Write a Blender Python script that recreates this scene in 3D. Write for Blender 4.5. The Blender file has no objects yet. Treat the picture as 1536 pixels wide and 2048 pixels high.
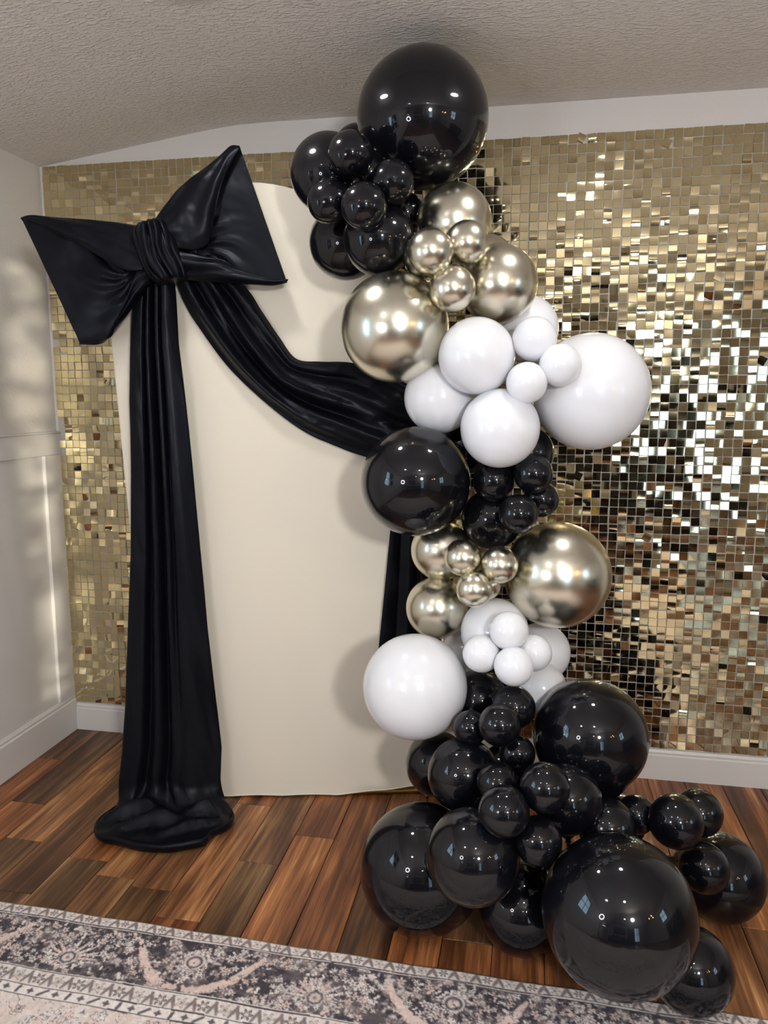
import bpy, bmesh, math, random
import numpy as np
from mathutils import Vector, Matrix

# ------------------------------------------------------------------ camera
scene = bpy.context.scene
col = scene.collection
cam_data = bpy.data.cameras.new('camera')
cam_data.sensor_fit = 'VERTICAL'
cam_data.sensor_height = 36.0
cam_data.lens = 1535.64 / 2048 * 36.0
cam_data.clip_start = 0.02
cam = bpy.data.objects.new('camera', cam_data)
cam.location = (1.8344, -2.7493, 1.3658)
cam.rotation_euler = (math.pi / 2 - 0.1488, 0.0, 0.1868)
col.objects.link(cam)
scene.camera = cam

# ------------------------------------------------------------------ world (overcast daylight, seen through the windows)
world = bpy.data.worlds.new('world')
scene.world = world
world.use_nodes = True
world.node_tree.nodes['Background'].inputs[0].default_value = (0.50, 0.76, 1.0, 1)
world.node_tree.nodes['Background'].inputs[1].default_value = 4.0

# added low sunlight through added foliage, standing in for sequin reflections on the left wall
sun = bpy.data.lights.new('sun', 'SUN'); sun.energy = 1.5; sun.angle = math.radians(0.35); sun.color = (1.0, 0.93, 0.74)
sun_o = bpy.data.objects.new('sun', sun); col.objects.link(sun_o)
SUN_DIR = Vector((-0.54, 0.84, -0.028)).normalized()
sun_o.location = (5.5, -9, 2.5); sun_o.rotation_euler = SUN_DIR.to_track_quat('-Z', 'Y').to_euler()

# ------------------------------------------------------------------ exposure
scene.view_settings.view_transform = 'Standard'
scene.view_settings.look = 'None'
scene.view_settings.gamma = 1.0
scene.view_settings.use_curve_mapping = False
scene.view_settings.exposure = 1.03
scene.cycles.max_bounces = 5
scene.cycles.diffuse_bounces = 3
scene.cycles.glossy_bounces = 4
scene.cycles.adaptive_threshold = 0.07
scene.cycles.adaptive_min_samples = 16
scene.cycles.sample_clamp_indirect = 6.0
scene.cycles.blur_glossy = 0.6

# strengths of the room's lamps and of the added floor lamp
DOWNLIGHT = 36.0
LED_PANEL = 120.0
RING = 40.0
BULB = 40.0
FILL_BULB = 130.0  # bulb of the added floor lamp that fills the ceiling

# ------------------------------------------------------------------ helpers
def tag(o, label=None, cat=None, group=None, kind=None):
    if label: o['label'] = label
    if cat: o['category'] = cat
    if group: o['group'] = group
    if kind: o['kind'] = kind
    return o

def empty(name, loc=(0, 0, 0), rot=(0, 0, 0)):
    o = bpy.data.objects.new(name, None)
    o.empty_display_size = 0.05
    o.location = loc
    o.rotation_euler = rot
    col.objects.link(o)
    return o

def link(name, me, mat=None, parent=None, loc=None):
    o = bpy.data.objects.new(name, me)
    if mat is not None and len(me.materials) == 0:
        for m in (mat if isinstance(mat, (list, tuple)) else [mat]):
            me.materials.append(m)
    col.objects.link(o)
    if parent is not None: o.parent = parent
    if loc is not None: o.location = loc
    return o

def smooth(me, on=True):
    me.polygons.foreach_set('use_smooth', [on] * len(me.polygons))
    me.update()
    return me

def mesh_from(name, verts, faces, sm=False):
    me = bpy.data.meshes.new(name)
    me.from_pydata([tuple(v) for v in verts], [], faces)
    me.update()
    if sm: smooth(me)
    return me

def box_bm(bm, x0, x1, y0, y1, z0, z1):
    vs = [bm.verts.new(p) for p in ((x0, y0, z0), (x1, y0, z0), (x1, y1, z0), (x0, y1, z0),
                                     (x0, y0, z1), (x1, y0, z1), (x1, y1, z1), (x0, y1, z1))]
    for f in ((0, 3, 2, 1), (4, 5, 6, 7), (0, 1, 5, 4), (1, 2, 6, 5), (2, 3, 7, 6), (3, 0, 4, 7)):
        bm.faces.new([vs[i] for i in f])

def box_mesh(name, x0, x1, y0, y1, z0, z1, bevel=0.0, seg=2):
    bm = bmesh.new()
    box_bm(bm, x0, x1, y0, y1, z0, z1)
    if bevel:
        bmesh.ops.bevel(bm, geom=list(bm.edges), offset=bevel, segments=seg, affect='EDGES', profile=0.6)
    me = bpy.data.meshes.new(name)
    bm.to_mesh(me); bm.free()
    return me

def lathe(name, prof, n=32, sm=True, axis='Z'):
    """revolve (radius, height) pairs about z"""
    vs, fs = [], []
    for r, h in prof:
        for k in range(n):
            a = 2 * math.pi * k / n
            vs.append((r * math.cos(a), r * math.sin(a), h))
    for i in range(len(prof) - 1):
        for k in range(n):
            fs.append((i * n + k, i * n + (k + 1) % n, (i + 1) * n + (k + 1) % n, (i + 1) * n + k))
    return mesh_from(name, vs, fs, sm)

def tube(name, pts, r, n=10):
    pts = [Vector(p) for p in pts]
    vs, fs = [], []
    for i, p in enumerate(pts):
        t = (pts[min(i + 1, len(pts) - 1)] - pts[max(i - 1, 0)]).normalized()
        a = t.cross(Vector((0.3, 0.2, 0.93))).normalized(); b = t.cross(a)
        for k in range(n):
            an = 2 * math.pi * k / n
            vs.append(p + r * (math.cos(an) * a + math.sin(an) * b))
    for i in range(len(pts) - 1):
        for k in range(n):
            fs.append((i * n + k, i * n + (k + 1) % n, (i + 1) * n + (k + 1) % n, (i + 1) * n + k))
    fs.append(tuple(range(n))[::-1]); fs.append(tuple((len(pts) - 1) * n + k for k in range(n)))
    return mesh_from(name, vs, fs, True)

def cr(pts, t):
    """Catmull-Rom through pts at t in 0..1"""
    n = len(pts) - 1
    x = min(max(t, 0.0), 1.0) * n
    i = min(int(x), n - 1); f = x - i
    p0, p1, p2, p3 = (np.asarray(pts[max(i - 1, 0)], float), np.asarray(pts[i], float),
                      np.asarray(pts[i + 1], float), np.asarray(pts[min(i + 2, n)], float))
    return 0.5 * (2 * p1 + (p2 - p0) * f + (2 * p0 - 5 * p1 + 4 * p2 - p3) * f * f + (3 * p1 - p0 - 3 * p2 + p3) * f ** 3)

def by_z(pts, z):
    """s of an outline (s, z) at height z (z falling along pts)"""
    zs = [p[1] for p in pts][::-1]; ss = [p[0] for p in pts][::-1]
    return float(np.interp(z, zs, ss))

_rs = np.random.RandomState(7)
_LAT = _rs.rand(64, 64)
def vnoise(x, y):
    """smooth value noise 0..1 on numpy arrays"""
    x = np.asarray(x, float); y = np.asarray(y, float)
    xi = np.floor(x).astype(int); yi = np.floor(y).astype(int)
    fx = x - xi; fy = y - yi
    fx = fx * fx * (3 - 2 * fx); fy = fy * fy * (3 - 2 * fy)
    g = lambda a, b: _LAT[a % 64, b % 64]
    return (g(xi, yi) * (1 - fx) * (1 - fy) + g(xi + 1, yi) * fx * (1 - fy)
            + g(xi, yi + 1) * (1 - fx) * fy + g(xi + 1, yi + 1) * fx * fy)

def fbm(x, y, o=4):
    s = 0; a = 0.5; n = 0
    for k in range(o):
        s = s + a * vnoise(x * 2 ** k + 17.3 * k, y * 2 ** k + 5.7 * k); n += a; a *= 0.5
    return s / n

# ------------------------------------------------------------------ materials
def new_mat(name):
    m = bpy.data.materials.new(name); m.use_nodes = True
    nt = m.node_tree
    return m, nt, nt.nodes['Principled BSDF']

def pmat(name, color, rough=0.5, metal=0.0, spec=0.5, **kw):
    m, nt, b = new_mat(name)
    b.inputs['Base Color'].default_value = (*color, 1)
    b.inputs['Roughness'].default_value = rough
    b.inputs['Metallic'].default_value = metal
    b.inputs['Specular IOR Level'].default_value = spec
    for k, v in kw.items(): b.inputs[k.replace('_', ' ')].default_value = v
    return m

def node(nt, t, **kw):
    n = nt.nodes.new(t)
    for k, v in kw.items(): setattr(n, k, v)
    return n

def add_bump(m, scale, strength, dist, detail=3.0, rough=0.55, stretch=(1, 1, 1), ramp=None):
    nt = m.node_tree; b = nt.nodes['Principled BSDF']
    tc = node(nt, 'ShaderNodeTexCoord'); mp = node(nt, 'ShaderNodeMapping')
    mp.inputs['Scale'].default_value = stretch
    nz = node(nt, 'ShaderNodeTexNoise'); nz.inputs['Scale'].default_value = scale
    nz.inputs['Detail'].default_value = detail; nz.inputs['Roughness'].default_value = rough
    bp = node(nt, 'ShaderNodeBump'); bp.inputs['Strength'].default_value = strength; bp.inputs['Distance'].default_value = dist
    nt.links.new(tc.outputs['Object'], mp.inputs['Vector']); nt.links.new(mp.outputs[0], nz.inputs['Vector'])
    src = nz.outputs['Fac']
    if ramp:
        r = node(nt, 'ShaderNodeValToRGB')
        r.color_ramp.elements[0].position = ramp[0]; r.color_ramp.elements[1].position = ramp[1]
        nt.links.new(src, r.inputs['Fac']); src = r.outputs['Color']
    nt.links.new(src, bp.inputs['Height']); nt.links.new(bp.outputs['Normal'], b.inputs['Normal'])
    return m

M = {}
M['wall'] = add_bump(pmat('wall_paint', (0.70, 0.665, 0.625), 0.62, spec=0.35), 95, 0.35, 0.004, 4)
M['wall_back'] = add_bump(pmat('back_wall_paint', (0.70, 0.665, 0.635), 0.62, spec=0.35), 55, 0.32, 0.004, 4)
M['trim'] = pmat('trim_paint', (0.72, 0.69, 0.66), 0.42, spec=0.45)
M['ceiling'] = add_bump(pmat('ceiling_texture', (0.80, 0.755, 0.715), 0.85, spec=0.2), 92, 0.6, 0.006, 3, 0.5, ramp=(0.46, 0.66), stretch=(0.7, 1.2, 1))
M['rear'] = pmat('rear_wall_paint', (0.72, 0.68, 0.63), 0.7)
M['sequin'] = pmat('gold_mirror_sequin', (0.69, 0.585, 0.35), 0.045, 1.0)
M['pin'] = pmat('clear_plastic_pin', (0.75, 0.75, 0.74), 0.2, spec=0.6)
M['backing'] = pmat('clear_backing_panel', (0.52, 0.48, 0.42), 0.4)
M['board'] = add_bump(pmat('cream_stretch_cover', (0.82, 0.755, 0.635), 0.75, spec=0.25), 900, 0.12, 0.001, 2)
M['brass'] = pmat('gold_metal_frame', (0.62, 0.42, 0.12), 0.3, 1.0)
M['balloon_black'] = pmat('black_latex', (0.0040, 0.0042, 0.0062), 0.30, spec=0.07, Coat_Weight=0.8, Coat_Roughness=0.045)
M['balloon_white'] = pmat('white_latex', (0.83, 0.83, 0.86), 0.16, spec=0.5)
M['balloon_gold'] = pmat('champagne_chrome_latex', (0.73, 0.69, 0.565), 0.26, 1.0)
M['metal_black'] = pmat('black_powder_coat', (0.012, 0.012, 0.013), 0.4)
M['white_plastic'] = pmat('white_plastic', (0.72, 0.72, 0.72), 0.4)
M['leather'] = pmat('dark_leather', (0.02, 0.014, 0.012), 0.45)
def pane_glass():
    m, nt, b = new_mat('window_glass')
    nt.nodes.remove(b)
    tr = node(nt, 'ShaderNodeBsdfTransparent'); gl = node(nt, 'ShaderNodeBsdfGlossy'); gl.inputs['Roughness'].default_value = 0.02
    fr = node(nt, 'ShaderNodeFresnel'); fr.inputs['IOR'].default_value = 1.45
    mx = node(nt, 'ShaderNodeMixShader')
    nt.links.new(fr.outputs[0], mx.inputs[0]); nt.links.new(tr.outputs[0], mx.inputs[1]); nt.links.new(gl.outputs[0], mx.inputs[2])
    nt.links.new(mx.outputs[0], nt.nodes['Material Output'].inputs['Surface'])
    return m
M['glass'] = pane_glass()
M['leaf'] = pmat('green_leaf', (0.05, 0.11, 0.03), 0.6)
M['bark'] = pmat('bark', (0.09, 0.06, 0.04), 0.9)
M['dark_wood'] = pmat('dark_stained_wood', (0.022, 0.013, 0.009), 0.4)

def emis(name, color, s):
    m, nt, b = new_mat(name)
    b.inputs['Base Color'].default_value = (0.1, 0.1, 0.1, 1)
    b.inputs['Emission Color'].default_value = (*color, 1); b.inputs['Emission Strength'].default_value = s
    return m
M['downlight'] = emis('downlight_lens', (1.0, 0.985, 0.965), DOWNLIGHT)
M['led'] = emis('led_diffuser', (1.0, 0.985, 0.965), LED_PANEL)
M['ring'] = emis('ring_light_tube', (0.86, 0.91, 1.0), RING)
M['fill_bulb'] = emis('fill_bulb', (1.0, 0.93, 0.82), FILL_BULB)
M['shade'] = pmat('linen_shade', (0.85, 0.82, 0.76), 0.8)
M['shade'].node_tree.nodes['Principled BSDF'].inputs['Transmission Weight'].default_value = 0.0
M['bulb'] = emis('warm_bulb', (1.0, 0.62, 0.26), BULB)

def satin(name):
    m, nt, b = new_mat(name)
    b.inputs['Base Color'].default_value = (0.0036, 0.0040, 0.0062, 1)
    b.inputs['Roughness'].default_value = 0.37
    b.inputs['Specular IOR Level'].default_value = 0.17
    b.inputs['Specular Tint'].default_value = (0.82, 0.88, 1.0, 1)
    b.inputs['Sheen Weight'].default_value = 0.01
    b.inputs['Sheen Roughness'].default_value = 0.35
    b.inputs['Sheen Tint'].default_value = (0.35, 0.38, 0.5, 1)
    add_bump(m, 5.0, 0.22, 0.02, 3, 0.5, (1.0, 1.0, 0.5))
    return m
M['satin'] = satin('black_satin')

# wood: acacia planks; the tint of a plank comes from its object colour
def wood():
    m, nt, b = new_mat('acacia_plank')
    tc = node(nt, 'ShaderNodeTexCoord'); oi = node(nt, 'ShaderNodeObjectInfo')
    mul = node(nt, 'ShaderNodeMath', operation='MULTIPLY'); mul.inputs[1].default_value = 61.0
    nt.links.new(oi.outputs['Random'], mul.inputs[0])
    comb = node(nt, 'ShaderNodeCombineXYZ')
    nt.links.new(mul.outputs[0], comb.inputs['X']); nt.links.new(mul.outputs[0], comb.inputs['Y'])
    add = node(nt, 'ShaderNodeVectorMath', operation='ADD')
    nt.links.new(tc.outputs['Object'], add.inputs[0]); nt.links.new(comb.outputs[0], add.inputs[1])
    def noise(sx, sy, detail, dist, rough=0.6):
        mp = node(nt, 'ShaderNodeMapping'); mp.inputs['Scale'].default_value = (sx, sy, 1)
        nz = node(nt, 'ShaderNodeTexNoise'); nz.inputs['Scale'].default_value = 1.0
        nz.inputs['Detail'].default_value = detail; nz.inputs['Distortion'].default_value = dist; nz.inputs['Roughness'].default_value = rough
        nt.links.new(add.outputs[0], mp.inputs['Vector']); nt.links.new(mp.outputs[0], nz.inputs['Vector'])
        return nz.outputs['Fac']
    broad = noise(14, 1.25, 3, 0.7)
    mid = noise(58, 2.2, 4, 0.45)
    fine = noise(230, 6, 3, 0.1)
    def lin(a, wa, bb, wb):
        x = node(nt, 'ShaderNodeMath', operation='MULTIPLY'); x.inputs[1].default_value = wa; nt.links.new(a, x.inputs[0])
        y = node(nt, 'ShaderNodeMath', operation='MULTIPLY_ADD'); y.inputs[1].default_value = wb
        nt.links.new(bb, y.inputs[0]); nt.links.new(x.outputs[0], y.inputs[2]); return y.outputs[0]
    f = lin(lin(broad, 0.48, mid, 0.36), 1.0, fine, 0.16)
    ramp = node(nt, 'ShaderNodeValToRGB'); cr_ = ramp.color_ramp
    cr_.elements[0].position = 0.36; cr_.elements[0].color = (0.045, 0.020, 0.011, 1)
    cr_.elements[1].position = 0.68; cr_.elements[1].color = (0.68, 0.42, 0.21, 1)
    for p, c in ((0.45, (0.105, 0.046, 0.022, 1)), (0.52, (0.21, 0.094, 0.042, 1)), (0.59, (0.36, 0.185, 0.082, 1))):
        e = cr_.elements.new(p); e.color = c
    nt.links.new(f, ramp.inputs['Fac'])
    mx = node(nt, 'ShaderNodeMix', data_type='RGBA', blend_type='MULTIPLY'); mx.inputs[0].default_value = 1.0
    nt.links.new(ramp.outputs['Color'], mx.inputs[6]); nt.links.new(oi.outputs['Color'], mx.inputs[7])
    nt.links.new(mx.outputs[2], b.inputs['Base Color'])
    b.inputs['Roughness'].default_value = 0.36; b.inputs['Specular IOR Level'].default_value = 0.4
    bp = node(nt, 'ShaderNodeBump'); bp.inputs['Strength'].default_value = 0.15; bp.inputs['Distance'].default_value = 0.002
    nt.links.new(f, bp.inputs['Height']); nt.links.new(bp.outputs['Normal'], b.inputs['Normal'])
    return m
M['wood'] = wood()
M['gap'] = pmat('floor_gap', (0.012, 0.008, 0.006), 0.8)

# ------------------------------------------------------------------ the room
RX, RY, RH = 5.2, -6.4, 2.322           # right wall, rear wall, ceiling height
def struct(name, me, mat, **kw):
    o = link(name, me, mat, **kw); o['kind'] = 'structure'; return o

# floor: sub-floor slab with separate planks on it
floor = struct('floor', box_mesh('floor', -0.1, RX + 0.1, RY - 0.1, 0.1, -0.06, -0.0125), M['gap'])
rnd = random.Random(11)
PW = 0.127
JOINTS = {-1: [-0.757], 0: [-0.596], -3: [-0.928], -2: [-0.448, -1.033], -7: [-0.778], -8: [-0.578],
          -9: [-0.274], 10: [-0.79], -6: [-1.012], 1: [-0.17, -1.36], 2: [-0.48, -1.5], 3: [-0.2, -1.1], 9: [-0.33, -1.3]}
TINT = {'dark': (0.62, 0.60, 0.58), 'olive': (0.74, 0.80, 0.74), 'mid': (0.95, 0.92, 0.88), 'orange': (1.42, 1.12, 0.86), 'tan': (1.40, 1.32, 1.18), 'red': (1.12, 0.86, 0.72)}
FIX = {(-1, 1): 'olive', (0, 1): 'orange', (0, 0): 'red', (-1, 0): 'mid', (-2, 1): 'tan', (-2, 0): 'orange', (-2, 2): 'red', (-3, 0): 'mid', (-3, 1): 'olive',
       (1, 1): 'orange', (2, 1): 'dark', (-4, 0): 'tan', (-5, 0): 'orange', (-7, 0): 'tan', (-7, 1): 'olive', (-8, 0): 'dark', (-8, 1): 'orange', (-9, 0): 'dark', (-9, 1): 'red', (-6, 0): 'mid', (10, 0): 'orange', (10, 1): 'tan', (9, 1): 'tan', (9, 0): 'red'}
rest = []
k = -10
while True:
    x0 = 1.1427 + PW * k; x1 = x0 + PW
    if x0 > RX: break
    js = list(JOINTS.get(k, []))
    y = js[-1] if js else -rnd.uniform(0.35, 1.3)
    if not js: js = [y]
    while y > RY:
        y -= rnd.uniform(0.5, 1.25); js.append(y)
    ys = [0.0] + [j for j in js if j > RY] + [RY]
    for i in range(len(ys) - 1):
        a, b_ = ys[i], ys[i + 1]
        xa, xb = max(x0, 0.0), min(x1, RX)
        if xb - xa < 0.004: continue
        cx, cy = (xa + xb) / 2, (a + b_) / 2
        tint = TINT[FIX.get((k, i), rnd.choice(['dark', 'mid', 'mid', 'orange', 'tan', 'red', 'olive']))]
        if x0 < 2.95 and a > -2.2:
            g = 0.0009
            me = box_mesh('plank', xa - cx + g, xb - cx - g, b_ - cy + g, a - cy - g, -0.012, 0.0, 0.0012, 1)
            o = link('plank', me, M['wood'], floor, (cx, cy, 0))
            v = rnd.uniform(0.9, 1.1)
            o.color = (tint[0] * v, tint[1] * v, tint[2] * v, 1)
        else:
            rest.append((xa, xb, b_, a))
    k += 1
bm = bmesh.new()
for xa, xb, ya, yb in rest: box_bm(bm, xa + 0.0009, xb - 0.0009, ya + 0.0009, yb - 0.0009, -0.012, 0.0)
me = bpy.data.meshes.new('plank_floor_beyond'); bm.to_mesh(me); bm.free()
o = link('plank_floor_beyond', me, M['wood'], floor); o['kind'] = 'stuff'

# ceiling: sloped strip by the left wall, then level (soft crease)
prof = [(-0.05, 2.213), (0.0, 2.219), (0.30, 2.260), (0.62, 2.302), (0.72, 2.314), (0.80, 2.320), (0.90, RH), (1.6, RH), (RX + 0.05, RH)]
vs, fs = [], []
ysl = np.linspace(0.05, RY - 0.05, 14)
for yy in ysl:
    for px_, pz_ in prof: vs.append((px_, yy, pz_))
    for px_, pz_ in prof[::-1]: vs.append((px_, yy, RH + 0.12))
n2 = len(prof) * 2
for i in range(len(ysl) - 1):
    for j in range(n2):
        fs.append((i * n2 + j, i * n2 + (j + 1) % n2, (i + 1) * n2 + (j + 1) % n2, (i + 1) * n2 + j))
fs.append(tuple(range(n2))[::-1]); fs.append(tuple((len(ysl) - 1) * n2 + j for j in range(n2)))
me = mesh_from('ceiling', vs, fs, True)
bm = bmesh.new(); bm.from_mesh(me); bmesh.ops.recalc_face_normals(bm, faces=bm.faces); bm.to_mesh(me); bm.free()
try: me.set_sharp_from_angle(angle=math.radians(25))
except Exception: pass
struct('ceiling', me, M['ceiling'])

struct('wall_back', box_mesh('wall_back', -0.12, RX + 0.12, 0.0, 0.12, -0.06, RH + 0.1), M['wall_back'])

def wall_with_hole(name, axis, pos, out, a0, a1, z1, holes, mat):
    """wall in the plane axis=pos, thickness towards out, with rectangular holes (a0,a1,z0,z1)"""
    bm = bmesh.new()
    As = sorted({a0, a1, *[h[0] for h in holes], *[h[1] for h in holes]})
    Zs = sorted({-0.06, z1, *[h[2] for h in holes], *[h[3] for h in holes]})
    for i in range(len(As) - 1):
        for j in range(len(Zs) - 1):
            ca, cz = (As[i] + As[i + 1]) / 2, (Zs[j] + Zs[j + 1]) / 2
            if any(h[0] < ca < h[1] and h[2] < cz < h[3] for h in holes): continue
            p0, p1 = min(pos, pos + out), max(pos, pos + out)
            if axis == 'x': box_bm(bm, p0, p1, As[i], As[i + 1], Zs[j], Zs[j + 1])
            else: box_bm(bm, As[i], As[i + 1], p0, p1, Zs[j], Zs[j + 1])
    bmesh.ops.remove_doubles(bm, verts=bm.verts, dist=1e-5)
    me = bpy.data.meshes.new(name); bm.to_mesh(me); bm.free()
    return struct(name, me, mat)

WL = (-2.70, -1.80, 0.95, 1.90)      # left wall window   y0 y1 z0 z1
WR = (-3.05, -2.30, 1.20, 2.00)      # right wall window
WB = (3.52, 4.20, 0.35, 2.10)          # rear window, shaped to let in the added sunlight;      x0 x1 z0 z1
left = wall_with_hole('wall_left', 'x', 0.0, -0.12, RY, 0.0, RH + 0.1, [WL], M['wall'])
wall_with_hole('wall_right', 'x', RX, 0.12, RY, 0.0, RH + 0.1, [WR], M['rear'])
wall_with_hole('wall_rear', 'y', RY, -0.12, 0.0, RX, RH + 0.1, [WB], M['rear'])

def window(n, axis, pos, out, a0, a1, z0, z1, bars=1):
    """frame, mullions and a pane of glass set in a wall hole"""
    cx = (a0 + a1) / 2
    w = struct('window_%d' % n, box_mesh('window_sill', *( (pos - 0.03, pos + 0.03, a0, a1, z0 - 0.02, z0) if axis == 'x' else (a0, a1, pos - 0.03, pos + 0.03, z0 - 0.02, z0))), M['trim'])
    q = pos + out * 0.6
    def bar(nm, p0, p1, zz0, zz1, mat=M['trim'], t=0.02):
        me = box_mesh(nm, *((q - t, q + t, p0, p1, zz0, zz1) if axis == 'x' else (p0, p1, q - t, q + t, zz0, zz1)))
        return link(nm, me, mat, w)
    bar('frame', a0, a0 + 0.05, z0, z1); bar('frame', a1 - 0.05, a1, z0, z1)
    bar('frame', a0 + 0.05, a1 - 0.05, z0, z0 + 0.05); bar('frame', a0 + 0.05, a1 - 0.05, z1 - 0.05, z1)
    for i in range(bars):
        c = a0 + (a1 - a0) * (i + 1) / (bars + 1); bar('mullion', c - 0.015, c + 0.015, z0 + 0.05, z1 - 0.05)
    bar('mullion', a0 + 0.05, a1 - 0.05, (z0 + z1) / 2 - 0.015, (z0 + z1) / 2 + 0.015, t=0.018)
    bar('pane', a0 + 0.05, a1 - 0.05, z0 + 0.05, z1 - 0.05, M['glass'], 0.003)
    return w
window(1, 'x', 0.0, -0.12, *WL)
window(2, 'x', RX, 0.12, *WR)
window(3, 'y', RY, -0.12, *WB)

# daylight portals in the window openings guide the sampling of the sky
def portal(loc, rot, sx, sy):
    d = bpy.data.lights.new('window_portal', 'AREA'); d.shape = 'RECTANGLE'; d.size = sx; d.size_y = sy
    d.cycles.is_portal = True
    o = bpy.data.objects.new('window_portal', d); o.location = loc; o.rotation_euler = rot; col.objects.link(o)
portal((-0.10, (WL[0] + WL[1]) / 2, (WL[2] + WL[3]) / 2), (0, -math.pi / 2, 0), WL[3] - WL[2], WL[1] - WL[0])
portal((RX + 0.10, (WR[0] + WR[1]) / 2, (WR[2] + WR[3]) / 2), (0, math.pi / 2, 0), WR[3] - WR[2], WR[1] - WR[0])
portal(((WB[0] + WB[1]) / 2, RY - 0.10, (WB[2] + WB[3]) / 2), (math.pi / 2, 0, 0), WB[1] - WB[0], WB[3] - WB[2])

# left wall: board-and-batten dado
rail = struct('trim_1', box_mesh('trim_1', 0.0, 0.018, -1.70, -0.001, 1.142, 1.226, 0.002, 1), M['trim'])
rail2 = struct('trim_2', box_mesh('trim_2', 0.0, 0.026, -1.70, -0.001, 1.226, 1.234, 0.002, 1), M['trim'])
for i, (y0, y1) in enumerate(((-0.108, -0.001), (-0.86, -0.77), (-1.62, -1.53))):
    struct('trim_%d' % (3 + i), box_mesh('trim', 0.0, 0.016, y0, y1, 0.150, 1.142, 0.002, 1), M['trim'])
# dado panel below the rail is smooth painted board
struct('trim_6', box_mesh('trim_6', 0.0, 0.004, -1.70, -0.001, 0.15, 1.142), M['trim'])
# baseboards with a small bead on top
def baseboard(name, axis, a0, a1, h, t, pos=0.0):
    pr = [(0, 0), (t, 0), (t, h - 0.022), (t * 0.62, h - 0.018), (t * 0.75, h - 0.010), (t * 0.45, h), (0, h)]
    vs = []
    for a in (a0, a1):
        for d, z in pr: vs.append((pos + d, a, z) if axis == 'x' else (a, pos - d, z))
    n = len(pr)
    fs = [(i, (i + 1) % n, n + (i + 1) % n, n + i) for i in range(n)] + [tuple(range(n)), tuple(range(n, 2 * n))]
    me = mesh_from(name, vs, fs)
    bm = bmesh.new(); bm.from_mesh(me); bmesh.ops.recalc_face_normals(bm, faces=bm.faces); bm.to_mesh(me); bm.free()
    return struct(name, me, M['trim'])
baseboard('baseboard_left', 'x', -1.70, -0.002, 0.150, 0.019)
baseboard('baseboard_back', 'y', 0.02, RX, 0.112, 0.014)

# ------------------------------------------------------------------ sequin shimmer wall
SX0, SZ0, PITCH, NC, NR = 0.0126, 0.117, 0.03, 100, 70
shim = tag(empty('shimmer_wall', (SX0 + 1.5, 0, SZ0)), 'gold mirror sequin shimmer wall covering the back wall from corner to right edge', 'shimmer wall')
base = Vector((SX0 + 1.5, 0, SZ0))
pan = box_mesh('backing_panel', 0.0006, 0.2994, -0.004, -0.0005, 0.0006, 0.2994)
for i in range(10):
    for j in range(7):
        link('backing_panel', pan, M['backing'], shim, Vector((SX0 + 0.3 * i, 0, SZ0 + 0.3 * j)) - base)
rs = np.random.RandomState(5)
W2, HT = 0.01335, 0.0272
def seq_local(curl, bow):
    """5x3 film hanging from its pin at the origin; curl bends it top to bottom, bow bends it side to side"""
    pts = []
    for a in range(5):
        t = a / 4.0
        for b_ in range(3):
            q = b_ - 1
            pts.append((q * W2, curl * HT * (t * t - 0.6 * t) * -1 + bow * W2 * q * q * -1, 0.0042 - HT * t))
    return np.array(pts)
SF = [(a * 3 + b_, a * 3 + b_ + 1, (a + 1) * 3 + b_ + 1, (a + 1) * 3 + b_) for a in range(4) for b_ in range(2)]
def rot_xyz(rx, ry, rz):
    return np.array(Matrix.Rotation(rz, 3, 'Z') @ Matrix.Rotation(ry, 3, 'Y') @ Matrix.Rotation(rx, 3, 'X'))
D2R = math.pi / 180
cands = []
Verts, Faces, PinV, PinF = [], [], [], []
cam_p = np.array(cam.location)
allseq = []
for i in range(NC):
    for j in range(NR):
        x = SX0 + 0.3 * (i // 10) + 0.0009 + 0.02982 * (i % 10 + 0.5); z = SZ0 + PITCH * (j + 1) - 0.005
        if (i, j) in ((0, 36), (0, 37), (0, 38), (0, 34), (0, 48)): continue
        wild = rs.rand()
        up = j / 70.0
        sd = 1.5 if wild < 0.55 else (2.9 if wild < 0.87 else 6.0)
        if i < 16 and wild > 0.5: sd *= 1.5
        lowr = 1.0 - 0.45 * max(0, (up - 0.72) / 0.28)
        rx = (rs.randn() * sd * 0.9 * lowr - 0.4) * D2R
        rz = rs.randn() * sd * 1.0 * lowr * D2R + 0.018 * math.sin(i * 0.63) * lowr
        if i < 18 and wild > 0.45: rz += rs.randn() * 0.10 + 0.05; rx += rs.randn() * 0.05
        if 5 < i < 17 and 28 < j < 48 and rs.rand() < 0.42: rz += 0.19 + 0.05 * rs.randn()
        ry = rs.randn() * 1.6 * D2R
        if rs.rand() < 0.004: ry += 0.45
        curl = rs.randn() * 0.018 * (0.5 + lowr) + (0.085 * rs.randn() if wild > 0.72 else 0)
        bow = rs.randn() * 0.010
        loc = (x + rs.randn() * 0.0006, -0.0085 - rs.rand() * 0.0012, z + rs.randn() * 0.0005)
        allseq.append((x, z, loc, rx, ry, rz, curl, bow))
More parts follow.
